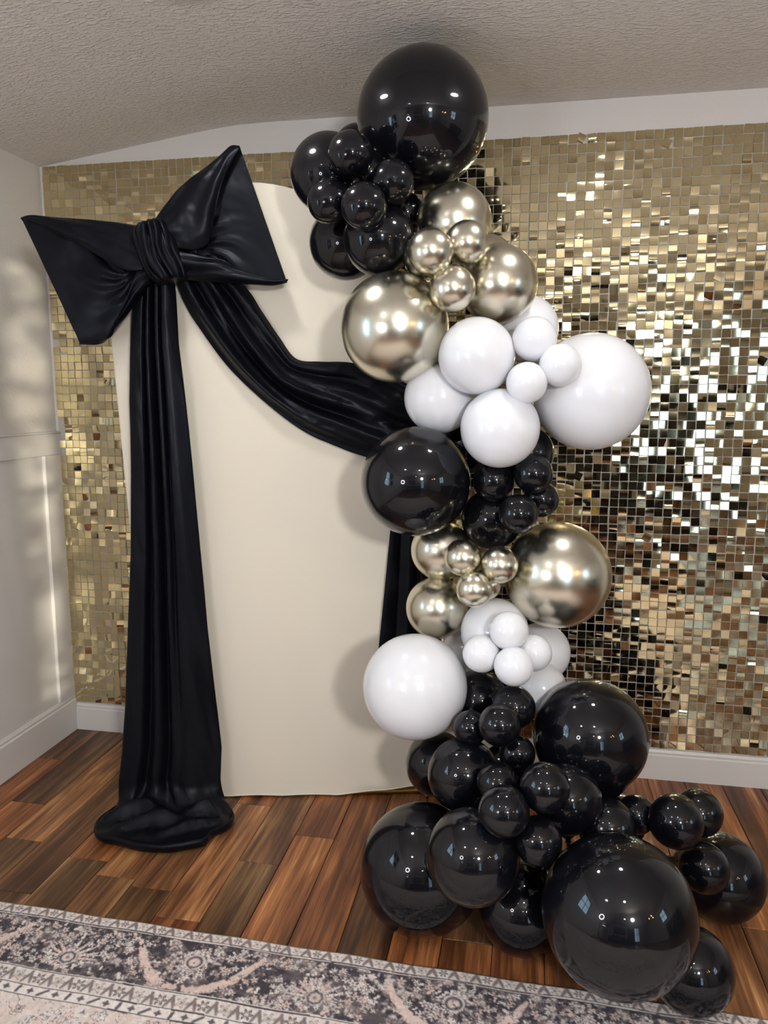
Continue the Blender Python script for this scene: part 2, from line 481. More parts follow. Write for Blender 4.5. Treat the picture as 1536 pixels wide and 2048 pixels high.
# the nearest sequins to the viewer at the right are objects of their own
near = [(np.linalg.norm(np.array((q[0], 0, q[1])) - cam_p), n) for n, q in enumerate(allseq) if 2.295 < q[0] < 2.60]
near.sort()
single = {n for _, n in near[:300]}
for n, (x, z, loc, rx, ry, rz, curl, bow) in enumerate(allseq):
    if n in single:
        me = mesh_from('sequin', seq_local(curl, bow), SF, True)
        o = link('sequin', me, M['sequin'], shim, Vector(loc) - base)
        o.rotation_euler = (rx, ry, rz)
    else:
        p = seq_local(curl, bow) @ rot_xyz(rx, ry, rz).T + np.array(loc) - np.array(base)
        k0 = len(Verts) * 15
        Verts.append(p); Faces += [tuple(k0 + v for v in f) for f in SF]
    c = np.array(loc) - np.array(base); k0 = len(PinV)
    for dx, dz in ((-1, 0), (0, -1), (1, 0), (0, 1)): PinV.append((c[0] + dx * 0.0013, c[1] + 0.004, c[2] + dz * 0.0013))
    PinV.append((c[0], c[1] - 0.0022, c[2]))
    PinF += [(k0 + a, k0 + (a + 1) % 4, k0 + 4) for a in range(4)]
o = link('sequins', mesh_from('sequins', np.concatenate(Verts), Faces, True), M['sequin'], shim); o['kind'] = 'stuff'
o = link('hanging_pins', mesh_from('hanging_pins', PinV, PinF), M['pin'], shim); o['kind'] = 'stuff'

# ------------------------------------------------------------------ board frame of reference: s to the right, d out of the board, z up
BO = Vector((0.827, -0.424, 0.0)); BA = 0.21
def bthing(name, label, cat, s=0.0, d=0.0, z=0.0):
    t = empty(name, BO + Vector((math.cos(BA) * s + math.sin(BA) * d, math.sin(BA) * s - math.cos(BA) * d, z)), (0, 0, BA))
    t['off'] = (s, d, z)
    return tag(t, label, cat)
def loc_of(t, s, z, d):
    a = t['off']; return (s - a[0], -(d - a[1]), z - a[2])
def sheet(name, t, fn, nu, nv, mat, thick=0.003, closed=False):
    vs = [loc_of(t, *fn(u / (nu - 1), v / (nv - 1))) for u in range(nu) for v in range(nv)]
    fs = [(a * nv + b_, a * nv + b_ + 1, (a + 1) * nv + b_ + 1, (a + 1) * nv + b_) for a in range(nu - 1) for b_ in range(nv - 1)]
    me = mesh_from(name, vs, fs, True)
    o = link(name, me, mat, t)
    if thick:
        m = o.modifiers.new('thickness', 'SOLIDIFY'); m.thickness = thick; m.offset = 0
    return o

# ------------------------------------------------------------------ arched backdrop board
board = bthing('arch_backdrop', 'tall arched backdrop board in a cream stretch cover standing before the sequin wall', 'backdrop', 0.245, -0.02)
half, HB = 0.47, 2.017
def outline(n=40):
    pts = [(-half, 0.012)]
    for zz in np.linspace(0.1, HB - half, 10): pts.append((-half, zz))
    for k in range(1, n):
        a = math.pi - math.pi * k / n
        pts.append((half * math.cos(a), HB - half + half * math.sin(a)))
    for zz in np.linspace(HB - half, 0.1, 10): pts.append((half, zz))
    pts.append((half, 0.038))
    for s in np.linspace(half, -half, 40)[1:-1]:      # scalloped lower hem, lifted at the right over the gold foot
        lift = 0.004 + 0.034 * max(0.0, (s - 0.16) / 0.31) ** 1.2
        pts.append((s, lift + 0.0035 * abs(math.sin(s * 17.0 + 0.6))))
    return pts
ol = outline()
def shear(s, z): return 0.245 + s - 0.0486 * z
vs, fs = [], []
rings = [(0.0, 0.0), (-0.004, -0.003), (-0.012, -0.004), (-0.030, -0.004), (-0.036, 0.0)]
cz = 1.0
for d, grow in rings:
    for s, z in ol:
        g = -0.006 if (d in (0.0, -0.036)) else 0.0
        ln = math.hypot(s, z - cz); k = 1 + g / ln
        vs.append(loc_of(board, shear(s * k, z), cz + (z - cz) * (k if z > 0.2 else 1), d))
n = len(ol)
for i in range(len(rings) - 1):
    for j in range(n): fs.append((i * n + j, i * n + (j + 1) % n, (i + 1) * n + (j + 1) % n, (i + 1) * n + j))
fs.append(tuple(range(n))[::-1]); fs.append(tuple((len(rings) - 1) * n + j for j in range(n)))
me = mesh_from('fabric_cover', vs, fs, True)
bm = bmesh.new(); bm.from_mesh(me); bmesh.ops.recalc_face_normals(bm, faces=bm.faces); bm.to_mesh(me); bm.free()
try: me.set_sharp_from_angle(angle=math.radians(50))
except Exception: pass
link('fabric_cover', me, M['board'], board)
me = tube('hem', [loc_of(board, shear(s, 0), 0.004 + 0.034 * max(0.0, (s - 0.16) / 0.31) ** 1.2 + 0.0035 * abs(math.sin(s * 17.0 + 0.6)) + 0.002, 0.001) for s in np.linspace(-half + 0.004, half - 0.004, 60)], 0.0022, 6)
link('hem', me, M['board'], board)
fr = []
for x in (-half + 0.01, half - 0.01):
    me = tube('frame_foot', [loc_of(board, shear(x, 0), 0.008, d) for d in (-0.20, 0.02)], 0.008)
    link('frame_foot', me, M['brass'], board)
link('frame_rail', tube('frame_rail', [loc_of(board, shear(x, 0), 0.010, -0.012) for x in (-half + 0.01, half - 0.01)], 0.009), M['brass'], board)

# ------------------------------------------------------------------ satin bow
bow = bthing('satin_bow', 'oversized black satin bow tied at the upper left of the cream board', 'bow', -0.1, 0.06, 1.52)
LT = [(-0.16, 1.863), (-0.233, 1.874), (-0.328, 1.883), (-0.415, 1.889), (-0.485, 1.895), (-0.518, 1.887)]
LB = [(-0.137, 1.713), (-0.184, 1.66), (-0.232, 1.599), (-0.28, 1.544), (-0.311, 1.525), (-0.368, 1.525)]
LFu = [(-0.157, 1.737), (-0.209, 1.737), (-0.28, 1.774), (-0.364, 1.82), (-0.434, 1.859), (-0.493, 1.882)]
LFl = [(-0.157, 1.751), (-0.173, 1.748), (-0.203, 1.665), (-0.249, 1.586), (-0.272, 1.543), (-0.353, 1.526)]
RT = [(-0.122, 1.888), (-0.076, 1.939), (-0.037, 1.978), (0.023, 2.025), (0.076, 2.067), (0.107, 2.092), (0.132, 2.092)]
RB = [(-0.077, 1.725), (-0.033, 1.717), (0.01, 1.712), (0.079, 1.708), (0.154, 1.703), (0.221, 1.699), (0.263, 1.708)]
RFu = [(-0.066, 1.805), (-0.005, 1.797), (0.038, 1.823), (0.059, 1.909), (0.078, 1.977), (0.097, 2.025), (0.135, 2.082)]
RFl = [(-0.067, 1.794), (0.019, 1.777), (0.077, 1.769), (0.115, 1.746), (0.184, 1.722), (0.232, 1.715), (0.268, 1.714)]
def make_loop(T, B, Fu, Fl, seed, AP):
    def fn(u, v):
        t, b_, fu, fl = cr(T, u), cr(B, u), cr(Fu, u), cr(Fl, u)
        k = (1 - u) ** 0.8 * 0.75 + 0.25
        d0 = 0.072 + 0.010 * u
        mid = (t + b_) / 2
        def pt(p, d): return (p[0], p[1], d)
        lo = lambda a, c, w: a * (1 - w) + c * w
        ctrl = [pt(fu, d0 + 0.042 * k), pt(lo(fu, t, 0.35), d0 + 0.056 * k), pt(lo(fu, t, 0.75), d0 + 0.044 * k),
                pt(t, d0 + 0.018 * k), pt(lo(t, mid, 0.05), d0 - 0.004), pt(lo(t, mid, 0.4), d0 - 0.006), pt(mid, d0 - 0.006),
                pt(lo(b_, mid, 0.4), d0 - 0.006), pt(lo(b_, mid, 0.05), d0 - 0.004), pt(b_, d0 + 0.018 * k),
                pt(lo(fl, b_, 0.75), d0 + 0.044 * k), pt(lo(fl, b_, 0.35), d0 + 0.056 * k), pt(fl, d0 + 0.042 * k)]
        s, z, d = cr(ctrl, v)
        w = (1 - u)
        d += 0.0055 * w ** 1.3 * math.sin(31 * v + 5 * u + seed) + 0.004 * w * math.sin(57 * v - 9 * u + 2 * seed)
        d += 0.010 * (float(fbm(s * 13 + seed, z * 13 + (s + z) * 6, 3)) - 0.5) * (0.35 + w)
        # creases running out of the point of the V
        ax, az = AP
        rr = math.hypot(s - ax, z - az); th = math.atan2(z - az, s - ax)
        if 0.3 < v < 0.7: d += 0.007 * math.exp(-(rr / 0.13) ** 2) * (1 - math.exp(-(rr / 0.02) ** 2)) * math.sin(th * 11 + 9 * rr * 7 + seed)
        return s, z, d
    return fn
o = sheet('loop', bow, make_loop(LT, LB, LFu, LFl, 1.0, (-0.205, 1.735)), 70, 150, M['satin'], 0.004)
o = sheet('loop', bow, make_loop(RT, RB, RFu, RFl, 4.0, (0.0, 1.795)), 70, 150, M['satin'], 0.004)
KL = [(-0.182, 1.851), (-0.184, 1.822), (-0.166, 1.771), (-0.142, 1.72), (-0.119, 1.698)]
KR = [(-0.093, 1.882), (-0.065, 1.839), (-0.05, 1.789), (-0.034, 1.749), (-0.032, 1.717)]
def knot_fn(u, v):
    # u: over the top, down the front, under the bottom; v: left to right
    a = (u - 0.12) / 0.76
    aa = min(max(a, 0.0), 1.0)
    l, r_ = cr(KL, aa), cr(KR, aa)
    p = l * (1 - v) + r_ * v
    bul = max(0.0, 1 - (2 * v - 1) ** 2) ** 0.5
    d = 0.105 + 0.050 * bul
    q = v + 0.10 * math.sin(2.6 * aa + 0.4) - 0.06 * aa
    q += 0.09 * (float(fbm(aa * 2.2 + 3, v * 2.5, 2)) - 0.5) * 2
    rg = abs(math.sin(math.pi * (3.1 * q + 0.2))) ** 0.6
    d += 0.012 * rg * (0.4 + 0.6 * bul) + 0.0045 * math.sin(2 * math.pi * (6.3 * q + 1.3 * aa)) * bul * float(fbm(aa * 3, v * 3 + 8, 2)) * 2
    end = 0.0
    if a < 0.12: end = (0.12 - a) / 0.28
    if a > 0.90: end = (a - 0.90) / 0.26
    end = min(end, 1.0)
    d -= (d - 0.045) * (1 - math.sqrt(max(0.0, 1 - end ** 2)))
    return p[0], p[1], d
sheet('knot', bow, knot_fn, 60, 70, M['satin'], 0.004)

# ------------------------------------------------------------------ hanging tail with its puddle
tail = bthing('hanging_drape', 'long black satin tail hanging from the bow and puddling on the floor', 'drape', -0.13, 0.2)
TL = [(-0.196, 1.78), (-0.201, 1.717), (-0.213, 1.628), (-0.223, 1.509), (-0.232, 1.357), (-0.239, 1.123), (-0.25, 0.883), (-0.27, 0.636), (-0.289, 0.381), (-0.306, 0.207), (-0.322, 0.083), (-0.325, 0.0)]
TR = [(-0.085, 1.78), (-0.084, 1.739), (-0.079, 1.673), (-0.075, 1.524), (-0.06, 1.357), (-0.045, 1.123), (-0.031, 0.882), (-0.017, 0.634), (0.002, 0.378), (0.018, 0.22), (0.011, 0.078), (0.01, 0.0)]
EDGE = [(-0.325, 0.10), (-0.352, 0.185), (-0.325, 0.262), (-0.262, 0.288), (-0.190, 0.318), (-0.105, 0.328), (-0.040, 0.312), (0.002, 0.292), (0.012, 0.255), (0.052, 0.215), (0.064, 0.165), (0.040, 0.105)]
RIDGES = [(-0.345, 0.195, -0.140, 0.185, 0.040, 0.024), (-0.310, 0.270, -0.080, 0.205, 0.036, 0.019), (-0.070, 0.180, 0.030, 0.190, 0.036, 0.018),
          (-0.160, 0.300, 0.040, 0.215, 0.032, 0.016), (-0.060, 0.300, -0.045, 0.235, 0.026, 0.013), (-0.290, 0.225, -0.265, 0.290, 0.022, 0.014)]
def fold(b_, c, w): return math.exp(-((b_ - c) / w) ** 2)
def tail_d(b_, h):
    """pleats; h = 0 at the bow, 1 at the floor"""
    d = 0.052 + 0.020 * math.sin(math.pi * b_) ** 0.6
    d -= 0.028 * fold(b_, 0.31 - 0.05 * h, 0.030 + 0.02 * h)
    d -= 0.040 * (1 - 0.35 * h) * fold(b_, 0.49 - 0.02 * h, 0.028 + 0.012 * h)
    d -= 0.030 * (1 - 0.8 * h) * fold(b_, 0.66 - 0.06 * h, 0.026 + 0.02 * h)
    d += 0.012 * fold(b_, 0.40 - 0.04 * h, 0.05) + 0.010 * fold(b_, 0.80, 0.14)
    d += 0.008 * h * math.sin(2 * math.pi * (1.7 * b_ + 0.2)) + 0.014 * h
    return d
ZE = 0.115
def tail_fn(u, v):
    if u < 0.78:
        h = u / 0.78
        z = 1.765 + (ZE - 1.765) * h
        b_ = v
        s = by_z(TL, z) * (1 - b_) + by_z(TR, z) * b_
        d = tail_d(b_, h) + 0.014 * (float(fbm(s * 14 + z * 2.2, z * 3.1 + s * 5, 4)) - 0.5)
        if 0.8 < h: d += 0.020 * ((h - 0.8) / 0.2) ** 2
        return s, z, d
    t = (u - 0.78) / 0.22
    s0 = by_z(TL, ZE) * (1 - v) + by_z(TR, ZE) * v
    d0 = tail_d(v, 1.0) + 0.014 * (float(fbm(s0 * 14 + ZE * 2.2, ZE * 3.1 + s0 * 5, 4)) - 0.5) + 0.020
    e = cr(EDGE, v)
    k = min(t / 0.86, 1.0)
    ks = k * k * (3 - 2 * k) * 0.8 + k * 0.2
    s = s0 + (e[0] - s0) * ks
    d = d0 + (e[1] - d0) * (k ** 1.7)
    z = ZE * (1 - k) ** 2.0 + 0.030 * k ** 0.9
    rg = 0.0
    for (sa, da, sb, db, hh, ww) in RIDGES:
        tx = ((s - sa) * (sb - sa) + (d - da) * (db - da)) / ((sb - sa) ** 2 + (db - da) ** 2)
        tx = min(max(tx, 0.0), 1.0)
        bend = 0.03 * math.sin(math.pi * tx)
        dist = math.hypot(s - sa - (sb - sa) * tx, d - da - (db - da) * tx + bend)
        rg += hh * math.exp(-(dist / ww) ** 2) * (0.35 + 0.65 * math.sin(math.pi * tx))
    z += rg * min(1.0, (1 - k) * 6) * min(1.0, (k / 0.28)) ** 2
    rip = math.sin(9.0 * (d + 0.55 * s) * 4.4 + 3.0 * v) * 0.5 + math.sin(38 * s - 17 * d + 1.0) * 0.35
    z += 0.008 * max(0.0, math.sin(math.pi * min(k * 1.02, 1))) ** 0.7 * rip + 0.022 * (float(fbm(s * 17, d * 17, 3)) - 0.45) * math.sin(math.pi * k * 0.9)
    if t > 0.86:
        q = (t - 0.86) / 0.14
        zr = z
        z = zr * math.cos(q * math.pi / 2) + 0.005
        out = 0.012 * math.sin(q * math.pi)
        s += (e[0] + 0.13) * 0.10 * out / 0.012 * 0.4; d += out
    return s, max(z, 0.005), d
sheet('tail', tail, tail_fn, 190, 110, M['satin'], 0.003)

# ------------------------------------------------------------------ swag and its falling end
swag = bthing('draped_swag', 'black satin swag sweeping from the bow across the cream board to the balloons', 'drape', 0.3, 0.05, 1.15)
SL = [(-0.092, 1.765), (-0.060, 1.652), (-0.012, 1.57), (0.071, 1.456), (0.185, 1.346), (0.301, 1.258), (0.402, 1.211), (0.494, 1.177), (0.592, 1.152), (0.664, 1.159)]
SU = [(0.045, 1.775), (0.132, 1.697), (0.176, 1.63), (0.228, 1.552), (0.281, 1.484), (0.358, 1.475), (0.452, 1.472), (0.545, 1.446), (0.623, 1.41), (0.686, 1.372)]
def swag_fn(u, v):
    a, b_ = cr(SU, u), cr(SL, u)
    p = a * (1 - v) + b_ * v
    env = min(1.0, math.sin(math.pi * min(max(v, 0.0), 1.0)) * 2.2)
    q = v + 0.05 * math.sin(3.1 * u + 0.5)
    f1 = abs(math.sin(math.pi * (2.6 * q + 0.55 * u + 0.1)))
    f2 = math.sin(2 * math.pi * (5.3 * q - 0.9 * u))
    d = 0.016 + 0.026 * env * (0.35 + f1 ** 1.5) + 0.0045 * f2 * env
    # one deep cowl fold running down to the middle
    c = 0.40 + 0.16 * u
    d += 0.020 * math.exp(-((v - c) / 0.09) ** 2) * math.sin(math.pi * min(1.0, u * 1.15)) - 0.022 * math.exp(-((v - c - 0.13) / 0.05) ** 2) * math.sin(math.pi * min(1.0, u * 1.15))
    d += 0.016 * (float(fbm(p[0] * 16 + v * 3, p[1] * 16, 4)) - 0.5) * env
    if u < 0.12: d += 0.03 * (1 - u / 0.12)
    return p[0], p[1], max(d, 0.006)
sheet('swag', swag, swag_fn, 130, 90, M['satin'], 0.003)
DL = [(0.612, 1.30), (0.608, 1.231), (0.586, 1.039), (0.578, 0.934), (0.565, 0.794), (0.552, 0.66), (0.54, 0.541), (0.53, 0.42)]
DR = [(0.686, 1.30), (0.687, 1.231), (0.708, 1.039), (0.718, 0.933), (0.729, 0.793), (0.74, 0.659), (0.748, 0.539), (0.753, 0.418)]
def drop_fn(u, v):
    z = 1.30 + (0.43 - 1.30) * u
    s = by_z(DL, z) * (1 - v) + by_z(DR, z) * v
    d = 0.014 + 0.014 * abs(math.sin(math.pi * (2.7 * v + 0.3))) + 0.006 * math.sin(2 * math.pi * (4.1 * v + 0.6 * u)) * v
    d += 0.008 * (float(fbm(s * 18, z * 4, 3)) - 0.5)
    return s, z, max(d, 0.006)
sheet('falling_end', swag, drop_fn, 60, 50, M['satin'], 0.003)

# ------------------------------------------------------------------ balloons
BALLOONS = [
    ('k', 1.5252, -0.55, 2.1105, 0.1784, 'B', 'huge black balloon at the very top of the garland, nearly touching the ceiling'),
    ('k', 1.2792, -0.6118, 1.9662, 0.1063, 'B', "black balloon at the upper left beside the bow's right loop, behind four small black ones"),
    ('k', 1.3227, -0.45, 2.0746, 0.07, 'B', 'black balloon almost hidden behind the top left black cluster, only its top edge showing'),
    ('k', 1.3661, -0.7302, 1.9769, 0.0576, 'B', 'small black balloon, topmost of the four in the upper left black cluster'),
    ('k', 1.3056, -0.72, 1.8667, 0.0563, 'B', 'small black balloon, leftmost of the four in the upper left black cluster'),
    ('k', 1.4108, -0.7774, 1.8382, 0.0582, 'B', 'small black balloon, lowest of the four in the upper left black cluster'),
    ('k', 1.473, -0.72, 1.9077, 0.0556, 'B', 'small black balloon tucked under the huge top balloon, rightmost of its small cluster'),
    ('k', 1.472, -0.5, 1.8792, 0.0574, 'B', 'black balloon mostly hidden behind the uppermost champagne balloon, a dark sliver showing'),
    ('k', 1.3012, -0.5239, 1.8009, 0.1033, 'B', 'black balloon in front of the cream board, lowest and leftmost in the upper black cluster'),
    ('k', 1.4235, -0.6512, 1.7829, 0.0958, 'B', 'black balloon just above the large left champagne balloon, overlapping its black neighbour on the left'),
    ('g', 1.6138, -0.55, 1.8404, 0.1038, 'G', 'champagne chrome balloon directly below the huge black top balloon'),
    ('g', 1.579, -0.771, 1.7246, 0.0579, 'G', 'small champagne chrome balloon, leftmost of the upper trio'),
    ('g', 1.551, -0.6707, 1.7319, 0.0589, 'G', 'small champagne chrome balloon peeking out behind the leftmost one of the upper trio'),
    ('g', 1.665, -0.7242, 1.7519, 0.0552, 'G', 'small champagne chrome balloon, upper right one of the upper trio'),
    ('g', 1.6323, -0.75, 1.6366, 0.0587, 'G', 'small champagne chrome balloon, lowest of the upper trio'),
    ('g', 1.7406, -0.6122, 1.6641, 0.1046, 'G', 'champagne chrome balloon resting on the white cluster, right side of the upper gold group'),
    ('g', 1.6936, -0.425, 1.7387, 0.093, 'G', 'champagne chrome balloon mostly hidden behind the right upper gold one, only a rim showing'),
    ('g', 1.4704, -0.67, 1.5501, 0.1458, 'G', 'large champagne chrome balloon overlapping the end of the black swag'),
    ('w', 1.815, -0.4928, 1.5576, 0.0917, 'W', 'white balloon peeking out behind the small ones at the top of the upper white cluster'),
    ('w', 1.6935, -0.7093, 1.4708, 0.0994, 'W', 'white balloon right of the large upper champagne one, upper left in the white cluster'),
    ('w', 1.8398, -0.7105, 1.5112, 0.0568, 'W', 'small white balloon, topmost of the three small ones in the upper white cluster'),
    ('w', 1.9049, -0.7415, 1.4443, 0.0531, 'W', 'small white balloon lying against the huge white balloon in the upper cluster'),
    ('w', 1.8236, -0.7598, 1.401, 0.0517, 'W', 'small white balloon at the centre of the upper white cluster, lowest of the small three'),
    ('w', 1.9921, -0.5882, 1.3792, 0.1562, 'W', 'huge white balloon sticking out to the right in front of the sequin wall'),
    ('w', 1.5877, -0.6157, 1.3633, 0.0982, 'W', 'white balloon below the large champagne one, left edge of the upper white cluster'),
    ('w', 1.7581, -0.72, 1.2849, 0.1027, 'W', 'white balloon at the bottom of the upper white cluster, just above the black ones'),
    ('k', 1.5306, -0.675, 1.1365, 0.1503, 'K', "large black balloon at the end of the swag, left side of the garland's middle"),
    ('k', 1.8302, -0.575, 1.2123, 0.0726, 'K', 'black balloon partly hidden under the huge white balloon, right of the middle black group'),
    ('k', 1.8463, -0.7, 1.1662, 0.0517, 'K', 'small black balloon just below the upper white cluster, upper right of the middle black group'),
    ('k', 1.8691, -0.65, 1.092, 0.0485, 'K', 'small black balloon at the far right of the middle black group against the sequins'),
    ('k', 1.8113, -0.745, 1.065, 0.0513, 'K', 'small black balloon in front of the others, lowest small one in the middle black group'),
    ('k', 1.7427, -0.6605, 1.1415, 0.0572, 'K', 'small black balloon tucked between the large left black one and the small right ones'),
    ('k', 1.7366, -0.6046, 1.0271, 0.085, 'K', 'black balloon directly above the lower champagne group in the middle of the garland'),
    ('k', 1.6461, -0.5, 1.2207, 0.0824, 'K', 'black balloon hidden in the gap between two white balloons and the large left black one'),
    ('g', 1.5947, -0.595, 0.9316, 0.0872, 'H', 'champagne chrome balloon under the large middle black one, upper left of lower gold group'),
    ('g', 1.587, -0.62, 0.7677, 0.0892, 'H', 'champagne chrome balloon above the big lower white one, lower left of lower gold group'),
    ('g', 1.6694, -0.75, 0.9446, 0.0495, 'H', 'small champagne chrome balloon, upper left of the lower trio'),
    ('g', 1.7655, -0.75, 0.9288, 0.0493, 'H', 'small champagne chrome balloon, right one of the lower trio next to the big gold one'),
    ('g', 1.7026, -0.7805, 0.8674, 0.0475, 'H', 'small champagne chrome balloon, lowest of the lower trio'),
    ('g', 1.7283, -0.7045, 0.8628, 0.0421, 'H', 'small champagne chrome balloon mostly hidden behind the lowest one of the lower trio'),
    ('g', 1.9197, -0.62, 0.8793, 0.1468, 'H', 'large champagne chrome balloon before the sequin wall, right side of the lower gold group'),
    ('w', 1.5461, -0.7698, 0.5862, 0.1419, 'V', 'large white balloon in front of the cream board, left side of the lower white group'),
    ('w', 1.7542, -0.675, 0.7225, 0.0937, 'V', 'white balloon at the top of the lower white cluster, behind the small ones'),
    ('w', 1.7954, -0.805, 0.7678, 0.0501, 'V', 'small white balloon, topmost of the four in the lower white cluster'),
    ('w', 1.7259, -0.805, 0.7016, 0.0488, 'V', 'small white balloon, leftmost of the four in the lower white cluster'),
    ('w', 1.8594, -0.7764, 0.7023, 0.0483, 'V', 'small white balloon, rightmost of the four in the lower white cluster'),
    ('w', 1.8109, -0.8485, 0.6887, 0.0503, 'V', 'small white balloon, lowest of the four in the lower white cluster'),
    ('w', 1.8837, -0.5284, 0.6237, 0.0859, 'V', 'white balloon at the right rear of the lower white cluster against the sequins'),
    ('w', 1.8827, -0.6546, 0.5614, 0.073, 'V', 'white balloon below the lower white cluster, dipping behind the large black balloon'),
    ('w', 1.6665, -0.55, 0.6195, 0.0734, 'V', 'white balloon nearly hidden behind the large lower white one and the gold one above'),
    ('k', 2.0108, -0.7853, 0.4891, 0.148, 'L', 'large black balloon near the baseboard, upper right of the bottom black pile'),
    ('k', 1.7152, -0.685, 0.5231, 0.0822, 'L', 'black balloon just under the lower white cluster, top left of the bottom pile'),
    ('k', 1.8134, -0.8446, 0.5778, 0.0555, 'L', 'small black balloon, highest of the small ones in the bottom pile'),
    ('k', 1.7816, -0.9353, 0.5668, 0.0523, 'L', 'small black balloon in front of the highest small one in the bottom pile'),
    ('k', 1.706, -0.875, 0.5267, 0.0439, 'L', 'small black balloon beside the large lower white one, partly covered by another small one'),
    ('k', 1.8257, -0.895, 0.477, 0.0452, 'L', 'small black balloon deep in the gap left of the large upper right black balloon'),
    ('k', 1.6048, -0.725, 0.3445, 0.0898, 'L', "black balloon at the board's gold foot, leftmost of the middle tier of the bottom pile"),
    ('k', 1.6914, -0.89, 0.4051, 0.0929, 'L', "black balloon left of the small middle ones, in front of the board's lower right corner"),
    ('k', 1.7819, -1.0, 0.4476, 0.0501, 'L', 'small black balloon half covered from below, top of the middle small trio in the pile'),
    ('k', 1.8904, -1.075, 0.4866, 0.0568, 'L', 'small black balloon, right one of the middle small trio in the bottom pile'),
    ('k', 1.8009, -1.13, 0.4502, 0.057, 'L', 'small black balloon in front, lowest one of the middle small trio in the bottom pile'),
    ('k', 1.9476, -0.9634, 0.4042, 0.0831, 'L', 'black balloon behind the middle small trio, below the large upper right black one'),
    ('k', 1.8779, -1.1, 0.3696, 0.0546, 'L', 'small black balloon above the gap between the two large front floor balloons'),
    ('k', 1.7314, -1.1, 0.3147, 0.1083, 'L', 'black balloon in front of the big left floor balloon, centre of the bottom pile'),
    ('k', 1.5914, -0.9356, 0.161, 0.161, 'L', 'large black balloon on the wood floor, leftmost of the bottom pile'),
    ('k', 1.8462, -0.9744, 0.1067, 0.1067, 'L', 'black balloon on the floor between the left floor balloon and the huge front one'),
    ('k', 2.0545, -1.145, 0.2436, 0.1664, 'L', 'huge black balloon at the very front over the rug edge, largest of the bottom pile'),
    ('k', 2.2232, -1.0937, 0.0928, 0.0928, 'L', 'black balloon on the floor at bottom right, partly behind the huge front one'),
    ('k', 2.3604, -0.7558, 0.113, 0.113, 'L', 'black balloon at the far right of the bottom pile on the wood floor'),
    ('k', 2.2105, -0.9058, 0.3411, 0.065, 'L', 'small black balloon in front at the right, largest of the upper right small ones'),
    ('k', 2.2924, -0.775, 0.2985, 0.0602, 'L', 'small black balloon at the right rear, nearest the baseboard in the bottom pile'),
    ('k', 2.1246, -0.8558, 0.3214, 0.0484, 'L', 'small black balloon left of the right hand small group, behind the huge front one'),
    ('k', 2.0972, -0.7783, 0.2579, 0.0678, 'L', 'black balloon in the shade below the large upper right one, behind the huge front one'),
    ('k', 2.2885, -0.88, 0.2105, 0.0607, 'L', 'small black balloon below the right hand small group, against the far right balloon'),
    ('k', 1.7936, -0.78, 0.36, 0.078, 'L', 'black balloon deep in the bottom pile, glimpsed behind the middle small trio'),
    ('k', 1.9082, -0.84, 0.1101, 0.085, 'L', 'black balloon deep in the pile, glimpsed between the centre and huge front balloons'),
    ('k', 1.9557, -0.74, 0.2796, 0.085, 'L', 'black balloon in the shade right behind the middle trio, under the large upper right one'),
    ('k', 1.3876, -0.6, 1.9635, 0.06, 'B', 'black balloon buried at the heart of the upper left black cluster'),
    ('k', 2.0455, -0.95, 0.3321, 0.07, 'L', 'black balloon buried behind the top of the huge front balloon'),
]
pr = [(1e-4, 1.0)]
for k in range(1, 33):
    a = math.radians(150) * k / 32
    pr.append((math.sin(a), math.cos(a)))
pr += [(0.42, -0.945), (0.33, -1.01), (0.235, -1.065), (0.15, -1.115), (0.095, -1.16), (0.07, -1.20)]
BODY = {c: lathe('balloon_body_' + c, pr, 56) for c in 'kgw'}
KNOT = lathe('balloon_knot', [(0.07, -1.195), (0.10, -1.215), (0.11, -1.24), (0.09, -1.265), (0.06, -1.275), (0.055, -1.30), (0.085, -1.36), (0.075, -1.365), (0.03, -1.31), (1e-4, -1.30)], 20)
BM = {'k': M['balloon_black'], 'g': M['balloon_gold'], 'w': M['balloon_white']}
GN = {'B': 'balloons of the upper black cluster', 'G': 'balloons of the upper champagne group', 'W': 'balloons of the upper white cluster',
      'K': 'balloons of the middle black group', 'H': 'balloons of the lower champagne group', 'V': 'balloons of the lower white cluster', 'L': 'balloons of the bottom black pile'}
cen = {g: np.mean([b_[1:4] for b_ in BALLOONS if b_[5] == g], axis=0) for g in GN}
KN = {c: None for c in 'kgw'}
for c, x, y, z, r, g, lab in BALLOONS:
    me = BODY[c]
    o = link('balloon', me, BM[c], None, (x, y, z))
    tag(o, lab, 'balloon', GN[g])
    away = Vector((x, y, z)) - cam.location; away.normalize()
    to = Vector(cen[g]) + Vector((0, 0.12, 0)) - Vector((x, y, z))
    if g == 'L':   # the pile has a spine of its own
        to = Vector((min(max(x, 1.75), 2.15), -0.85, min(max(z, 0.22), 0.5))) - Vector((x, y, z))
    nrm = (to.normalized() * 0.8 + away * 0.75).normalized()
    o.rotation_mode = 'QUATERNION'
    o.rotation_quaternion = Vector((0, 0, -1)).rotation_difference(nrm)
    o.scale = (r, r, r)
    if KN[c] is None: KN[c] = KNOT.copy()
    link('knot', KN[c], BM[c], o)

